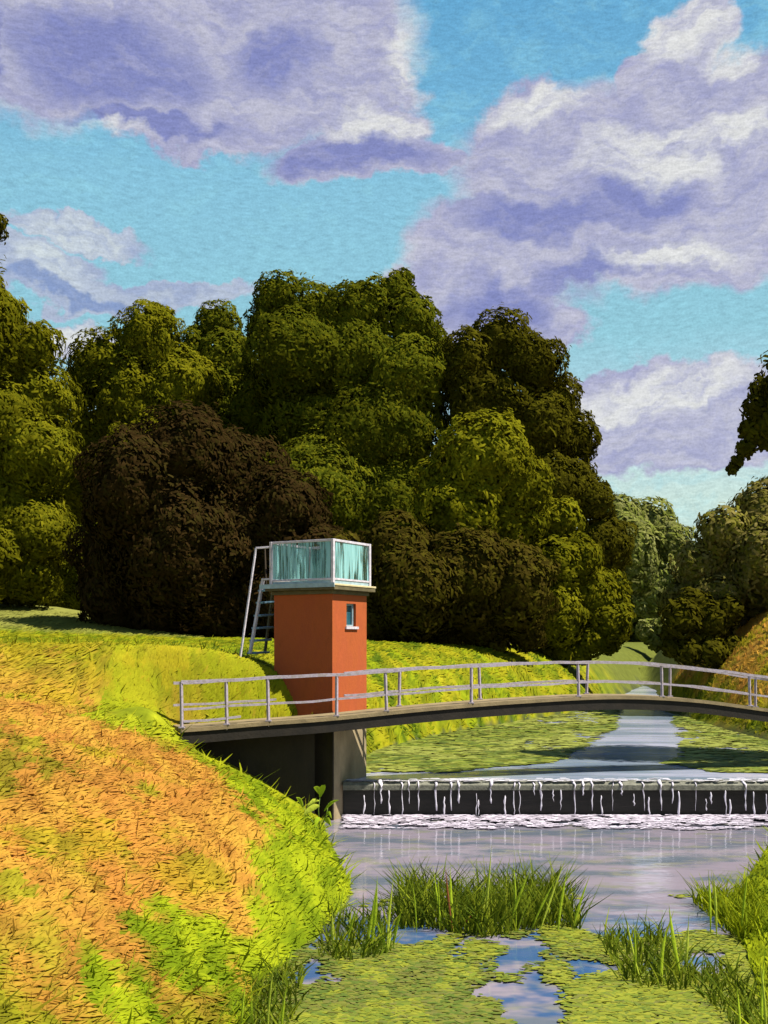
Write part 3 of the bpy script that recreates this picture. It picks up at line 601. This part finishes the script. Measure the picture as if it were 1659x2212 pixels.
# steel stair on the tower's left side
st = empty('steel_stair', tuple(P(545, 1430, 28.4)), label='steep pale steel stair with blue treads climbing the left side of the brick tower', cat='stairs')
dS = 28.35
def bar(par, name, a, c, w, mat): b = MB(); b.bar(a, c, w, w); return b.build(name, mat, par, bevel=.005)
bar(st, 'handrail', P(513, 1462, dS - .5), P(553, 1184, dS - .35), .045, M['stairpaint'])
bar(st, 'stringer', P(540, 1412, dS - .1), P(568, 1254, dS), .07, M['stairpaint'])
bar(st, 'stringer', P(572, 1412, dS + .7), P(592, 1254, dS + .7), .06, M['slab'])
bar(st, 'top_rail', P(553, 1184, dS - .35), P(598, 1181, 27.95), .05, M['stairpaint'])
bar(st, 'landing_rail', P(566, 1252, dS), P(595, 1250, 27.95), .05, M['stairpaint'])
bar(st, 'newel', P(590, 1184, 28.05), P(590, 1268, 28.05), .05, M['bark'])
bar(st, 'newel', P(572, 1186, 28.4), P(575, 1262, 28.4), .035, M['bark'])
for i, v in enumerate((1276, 1302, 1330, 1357, 1384, 1411)):
    ul = 566 - (v - 1270) * .175; q0 = P(ul, v, dS - .05); q1 = P(ul + 34, v - 2, dS + .5)
    b = MB(); b.bar(q0, q1, .24, .05); b.build('tread', M['tread'], st, bevel=.005)

pier = empty('concrete_pier', (-1.2, 26.6, 0), label='pale concrete pier carrying the bridge and brick tower at the end of the weir', cat='pier')
PC = Vector((-1.215, 26.28, 0))
b = MB(); b.prism(foot(0, PC, 1.5, 1.55), -.7, 2.19); b.build('shaft', M['concrete'], pier, bevel=.03)
b = face_box(PC, dl, nL, 0, 1.5, -.7, 2.188, .05, .053); b.build('painted_shade_face', M['darkconcrete'], pier)  # dark facing added so the pier's left face reads as shaded
abut = empty('abutment_wall', (-3, 25.3, 0), label='concrete abutment wall coloured dark for the shade under the left end of the footbridge', cat='wall')
def offset_curve(pts, off):
    out = []
    for i, q in enumerate(pts):
        a = Vector(pts[max(i - 1, 0)]); c = Vector(pts[min(i + 1, len(pts) - 1)]); t = (c - a); t.z = 0; t.normalize()
        out.append(Vector(q) + Vector((-t.y, t.x, 0)) * off)
    return out
def smooth_curve(pts, n=8):
    pts = [Vector(q) for q in pts]; out = []
    for i in range(len(pts) - 1):
        a, b, c, d = pts[max(i - 1, 0)], pts[i], pts[i + 1], pts[min(i + 2, len(pts) - 1)]
        for j in range(n):
            t = j / n; out.append(.5 * ((2 * b) + (c - a) * t + (2 * a - 5 * b + 4 * c - d) * t * t + (3 * b - a - 3 * c + d) * t ** 3))
    return out + [pts[-1]]
SM = smooth_curve(DECK)
def ribbon(o0, o1, z0, z1, sel=None, x0=-99, x1=99):      # swept box between two offsets of the deck line
    a = [q for q in zip(offset_curve(SM, o0), offset_curve(SM, o1)) if x0 <= q[0].x <= x1]; b = MB(); k = len(a); vs = []
    for p_, q_ in a: vs += [(p_.x, p_.y, p_.z + z0), (q_.x, q_.y, q_.z + z0), (q_.x, q_.y, q_.z + z1), (p_.x, p_.y, p_.z + z1)]
    fs = [(3, 2, 1, 0), tuple(4 * (k - 1) + i for i in range(4))]
    for i in range(k - 1):
        for j in range(4): fs.append((4 * i + j, 4 * i + (j + 1) % 4, 4 * i + 4 + (j + 1) % 4, 4 * i + 4 + j))
    b.add(vs, fs); return b
w = ribbon(.75, 1.1, -3.2, -.30, x0=-5.3, x1=-1.45); w.build('wall', M['darkconcrete'], abut)  # shade below the deck is painted in through the wall's dark colour

# ------------------------------------------------------------------ footbridge
bridge = empty('footbridge', (5, 28, 2.5), label='slender arched footbridge with pale lilac railings crossing above the weir', cat='bridge')
ribbon(0, 1.1, -.09, 0, x0=-4.8).build('deck', M['deck'], bridge)
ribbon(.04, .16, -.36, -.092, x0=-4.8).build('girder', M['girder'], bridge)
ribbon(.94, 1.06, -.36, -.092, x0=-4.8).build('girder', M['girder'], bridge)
def deck_at(u, off):
    cu = offset_curve(SM, off); best = min(cu, key=lambda q: abs(U0 + q.x / q.y * F - u))
    i = cu.index(best); i = max(1, min(len(cu) - 2, i)); 
    for a, c in ((cu[i - 1], cu[i]), (cu[i], cu[i + 1])):
        ua, uc_ = U0 + a.x / a.y * F, U0 + c.x / c.y * F
        if min(ua, uc_) <= u <= max(ua, uc_): return a.lerp(c, (u - ua) / (uc_ - ua))
    return best
near_posts = [300, 393, 490, 580, 727, 835, 1018, 1250, 1430, 1620, 1790]; far_posts = [862, 1037, 1267, 1447, 1632, 1790]
H = 1.04
for lst, off in ((near_posts, .07), (far_posts, 1.03)):
    for u in lst:
        q = deck_at(u, off)
        if q.x < -5.2: continue
        b = MB(); b.bar(q + Vector((0, 0, -.12 if u < 700 else 0)), q + Vector((random.uniform(-.04, .04), 0, H - .017 * max(0, min(q.x, 8) + 4.5) + random.uniform(-.03, .03))), .062, .062); po = b.build('post', M['paint'], bridge, bevel=.008)
        b = MB(); b.bar(q + Vector((0, 0, .002)), q + Vector((0, 0, .03)), .15, .13, (1, 0, 0)); o_ = b.build('base_plate', M['paint'], po); o_.location = (0, 0, 0)
def rail(off, z, x0, x1, w, h, mat='paint', name='rail'):
    cu = [q for q in offset_curve(SM, off) if x0 <= q.x <= x1]; b = MB()
    b2 = ribbon(off - w / 2, off + w / 2, z - h / 2, z + h / 2, x0=x0, x1=x1)
    b2.v = [(x_, y_, z_ - .017 * max(0, min(x_, 8) + 4.5) * z / H + .009 * math.sin(x_ * 2.1 + off * 9 + z * 5) + .006 * math.sin(x_ * 5.3 + z * 3)) for x_, y_, z_ in b2.v]; b2.build(name, M[mat], bridge)
rail(.07, H, -4.65, 17, .07, .07, name='top_rail'); rail(.07, .42, -4.75, 17, .045, .05, name='middle_rail'); rail(.07, .15, -4.6, -3.2, .05, .05, name='bottom_rail')
rail(1.03, H - .02, -1.1, 17, .06, .05, name='top_rail'); rail(1.03, .42, -1.1, 17, .05, .055, name='middle_rail')
rail(1.03, .98, -5.2, -2.4, .06, .06, name='top_rail'); rail(1.03, .45, -5.2, -2.4, .05, .05, name='middle_rail')

# ------------------------------------------------------------------ reeds, leafy plant, lump for a deep water patch
REED = np.array([lin(190, 214, 56), lin(170, 200, 44), lin(208, 222, 80)]) * .95
DGR = np.array([lin(128, 144, 34), lin(112, 132, 30), lin(146, 158, 38), lin(96, 116, 30)]) * .72
def reed_clump(label, u0, u1, v, h, ntuft, highlights, name='reed_clump', pal=DGR, depth=2.4, hh=1.0):
    d0 = EYE * F / (v - V0); cx = ((u0 + u1) / 2 - U0) / F * d0
    root = empty(name, (cx, d0, 0), label=label, cat='reeds', group='reed clumps in the pool')
    k = ntuft; x = ((u0 + (u1 - u0) * rng.random(k)) - U0) / F * d0; y = d0 + depth * (rng.random(k) ** 1.3 - .35 + .12 * np.sin(x * 3.1))
    D = np.stack([.22 * rng.standard_normal(k), .2 * rng.standard_normal(k), 1 + 0 * x], 1)
    L = h * (.30 + .5 * rng.random(k)); c = pick(pal, k) * (.8 + .4 * rng.random((k, 1)))
    V, Q, C = blades(np.stack([x, y, 0 * x - .05], 1), D, np.stack([.4 * rng.standard_normal(k), -1 + 0 * x, 0 * x], 1), L, .014 + .022 * rng.random(k), c, unit(rng.standard_normal((k, 3)) * (1, 1, .1) + (0, 0, -.3)))
    np_mesh('tuft', V, Q, C, M['grass'], root)
    for (ua, va, ub, vb, wd, col) in highlights:
        a = P(ua, va, d0 - .8); a.z = min(a.z, random.uniform(-.03, .12)); e = P(ub, vb, d0 - .8 + random.uniform(-.2, .1)); ln = (e - a).length
        mid = (a + e) / 2 + Vector((random.uniform(-.04, .04), 0, .03))
        V, Q, C = [], [], []
        side = Vector((1, .2, 0)).normalized() if abs((e - a).z) > abs((e - a).x) else Vector((0, .2, 1)).normalized(); seg = 6; vs = []
        for i in range(seg + 1):
            t = i / seg; q = a * (1 - t) ** 2 + mid * 2 * t * (1 - t) + e * t * t; wv = .62 * wd * (0.55 + .9 * math.sin(math.pi * min(t * 1.1, 1))) * (1 - t ** 4 * .9) * random.uniform(.8, 1.2)
            vs += [q - side * wv / 2, q + Vector((0, -.012, 0)), q + side * wv / 2]
        fs = []
        for i in range(seg): fs += [(3 * i, 3 * i + 1, 3 * i + 4, 3 * i + 3), (3 * i + 1, 3 * i + 2, 3 * i + 5, 3 * i + 4)]
        np_mesh('blade', np.array([v_[:] for v_ in vs]), np.array(fs), np.tile(np.array(col)[None], (len(vs), 1)), M['grass'], root)
    return root
LM = REED[0]; LP = REED[2]; PK = np.array(lin(196, 120, 80)) * .7
reed_clump('small clump of bright reeds at the foot of the straw coloured bank', 700, 850, 2030, .75, 300, [(722, 2030, 718, 1965, .05, LP), (745, 2028, 772, 1950, .04, LM), (800, 1985, 815, 1890, .06, LM), (835, 1990, 850, 1895, .04, LP), (790, 1935, 812, 1915, .05, LM), (836, 2040, 812, 1985, .05, LM), (850, 1985, 872, 1955, .04, LM), (838, 2042, 846, 2000, .05, LP)])
reed_clump('large reed bed with long bright blades in mid pool below the weir', 860, 1240, 1985, 1.15, 1500, [(1046, 1958, 1062, 1822, .045, LP), (955, 1965, 935, 1865, .03, LM), (1100, 1945, 1150, 1865, .05, LM), (1150, 1968, 1210, 1885, .04, LM), (1165, 1960, 1222, 1852, .04, LP), (1205, 1950, 1228, 1868, .05, LM), (1240, 1895, 1275, 1890, .05, LM), (1115, 1930, 1108, 1850, .035, LM), (980, 1905, 973, 1868, .05, LM), (900, 2000, 890, 1900, .03, LM), (1035, 1960, 1052, 1925, .03, LP), (978, 2010, 962, 1870, .04, PK), (1000, 1975, 1026, 1970, .05, PK), (1060, 2055, 1048, 1960, .03, LM), (950, 1940, 945, 1880, .03, LM)])
reed_clump('thin reeds standing beside the blue patch of open water', 1320, 1490, 2085, .7, 420, [(1385, 2070, 1352, 1975, .035, LP), (1470, 2075, 1445, 1955, .06, LM), (1372, 2060, 1368, 1985, .03, LM), (1425, 2065, 1440, 2000, .05, LM), (1480, 2050, 1488, 1975, .04, LP), (1430, 2110, 1438, 2030, .04, LM)])
reed_clump('yellow green rushes against the right edge of the pool', 1555, 1700, 2000, .95, 1000, [(1535, 1930, 1530, 1880, .05, LM), (1548, 1920, 1541, 1885, .05, LP), (1600, 1990, 1618, 1860, .05, LM)], pal=np.array([lin(188, 198, 30), lin(166, 182, 28), lin(146, 166, 28)]) * .64)
reed_clump('tall reeds at the bottom right corner beside dark water', 1560, 1690, 2200, .6, 420, [(1655, 2200, 1640, 2070, .04, LP), (1645, 2110, 1652, 2050, .04, LM), (1600, 2200, 1590, 2120, .03, LM)])
reed_clump('grass blades standing in the water at the bottom edge below the straw bank', 480, 640, 2190, .5, 600, [(520, 2190, 532, 2110, .03, LM), (578, 2170, 592, 2085, .03, LP), (548, 2200, 545, 2140, .03, LM), (607, 2180, 622, 2120, .03, LM)])
plant = empty('leafy_plant', tuple(P(690, 1790, 23.6)), label='bright leafy weed growing in front of the dark abutment wall', cat='plant')
def leaf(a, e, wd, par, col):
    a, e = Vector(a), Vector(e); t = e - a; side = t.cross(Vector((0, 1, .2))).normalized(); vs = []
    for i in range(5):
        s = i / 4; q = a.lerp(e, s) + Vector((0, 0, .06 * math.sin(math.pi * s))); wv = wd * math.sin(math.pi * (.08 + .9 * s))
        vs += [q - side * wv / 2, q + Vector((0, -.02, 0)), q + side * wv / 2]
    fs = []
    for i in range(4): fs += [(3 * i, 3 * i + 1, 3 * i + 4, 3 * i + 3), (3 * i + 1, 3 * i + 2, 3 * i + 5, 3 * i + 4)]
    np_mesh('leaf', np.array([v_[:] for v_ in vs]), np.array(fs), np.tile(np.array(col)[None], (len(vs), 1)), M['grass'], par)
dP = 23.5
b = MB()
for pts in (((690, 1790), (688, 1750), (692, 1712)), ((692, 1790), (705, 1760), (710, 1735)), ((686, 1792), (672, 1770), (655, 1745))): b.tube([P(u_, v_, dP) for u_, v_ in pts], [.016, .012, .008], 5)
b.build('stem', M['tread'] if False else material('stem_green', (.16, .24, .03), .7), plant, True)
for (ua, va, ub, vb, wd) in ((690, 1740, 655, 1762, .16), (690, 1730, 664, 1742, .10), (691, 1722, 702, 1695, .13), (691, 1716, 678, 1700, .12), (700, 1752, 732, 1728, .07), (700, 1770, 716, 1785, .13), (705, 1755, 716, 1768, .09), (655, 1745, 640, 1722, .09), (672, 1770, 648, 1772, .10), (690, 1765, 680, 1790, .10)):
    leaf(P(ua, va, dP), P(ub, vb, dP - .12), wd, plant, REED[random.randrange(3)] * .9)
def deep_water_lump(label, u, v, rx, ry, rz):  # low dark lump added where the pool has a deep water patch
    d = EYE * F / (v - V0); c = P(u, v, d); b = MB(); vs = []; seg, rg = 12, 6
    for i in range(rg + 1):
        for j in range(seg):
            th = math.pi * i / rg; ph = 2 * math.pi * j / seg; k_ = 1 + .22 * (random.random() - .5)
            vs.append(c + Vector((rx * math.sin(th) * math.cos(ph) * k_, ry * math.sin(th) * math.sin(ph) * k_, rz * math.cos(th))))
    b.add(vs, [(i * seg + j, (i + 1) * seg + j, (i + 1) * seg + (j + 1) % seg, i * seg + (j + 1) % seg) for i in range(rg) for j in range(seg)])
    tag(b.build('deep_water_lump', M['deep_water_lump'], None, True), label, 'deep_water_lump', 'dark lumps added for deep water in the pool')
deep_water_lump('dark blue lump added for a patch of deep water at the foot of the straw bank', 728, 2012, .30, .2, .10)
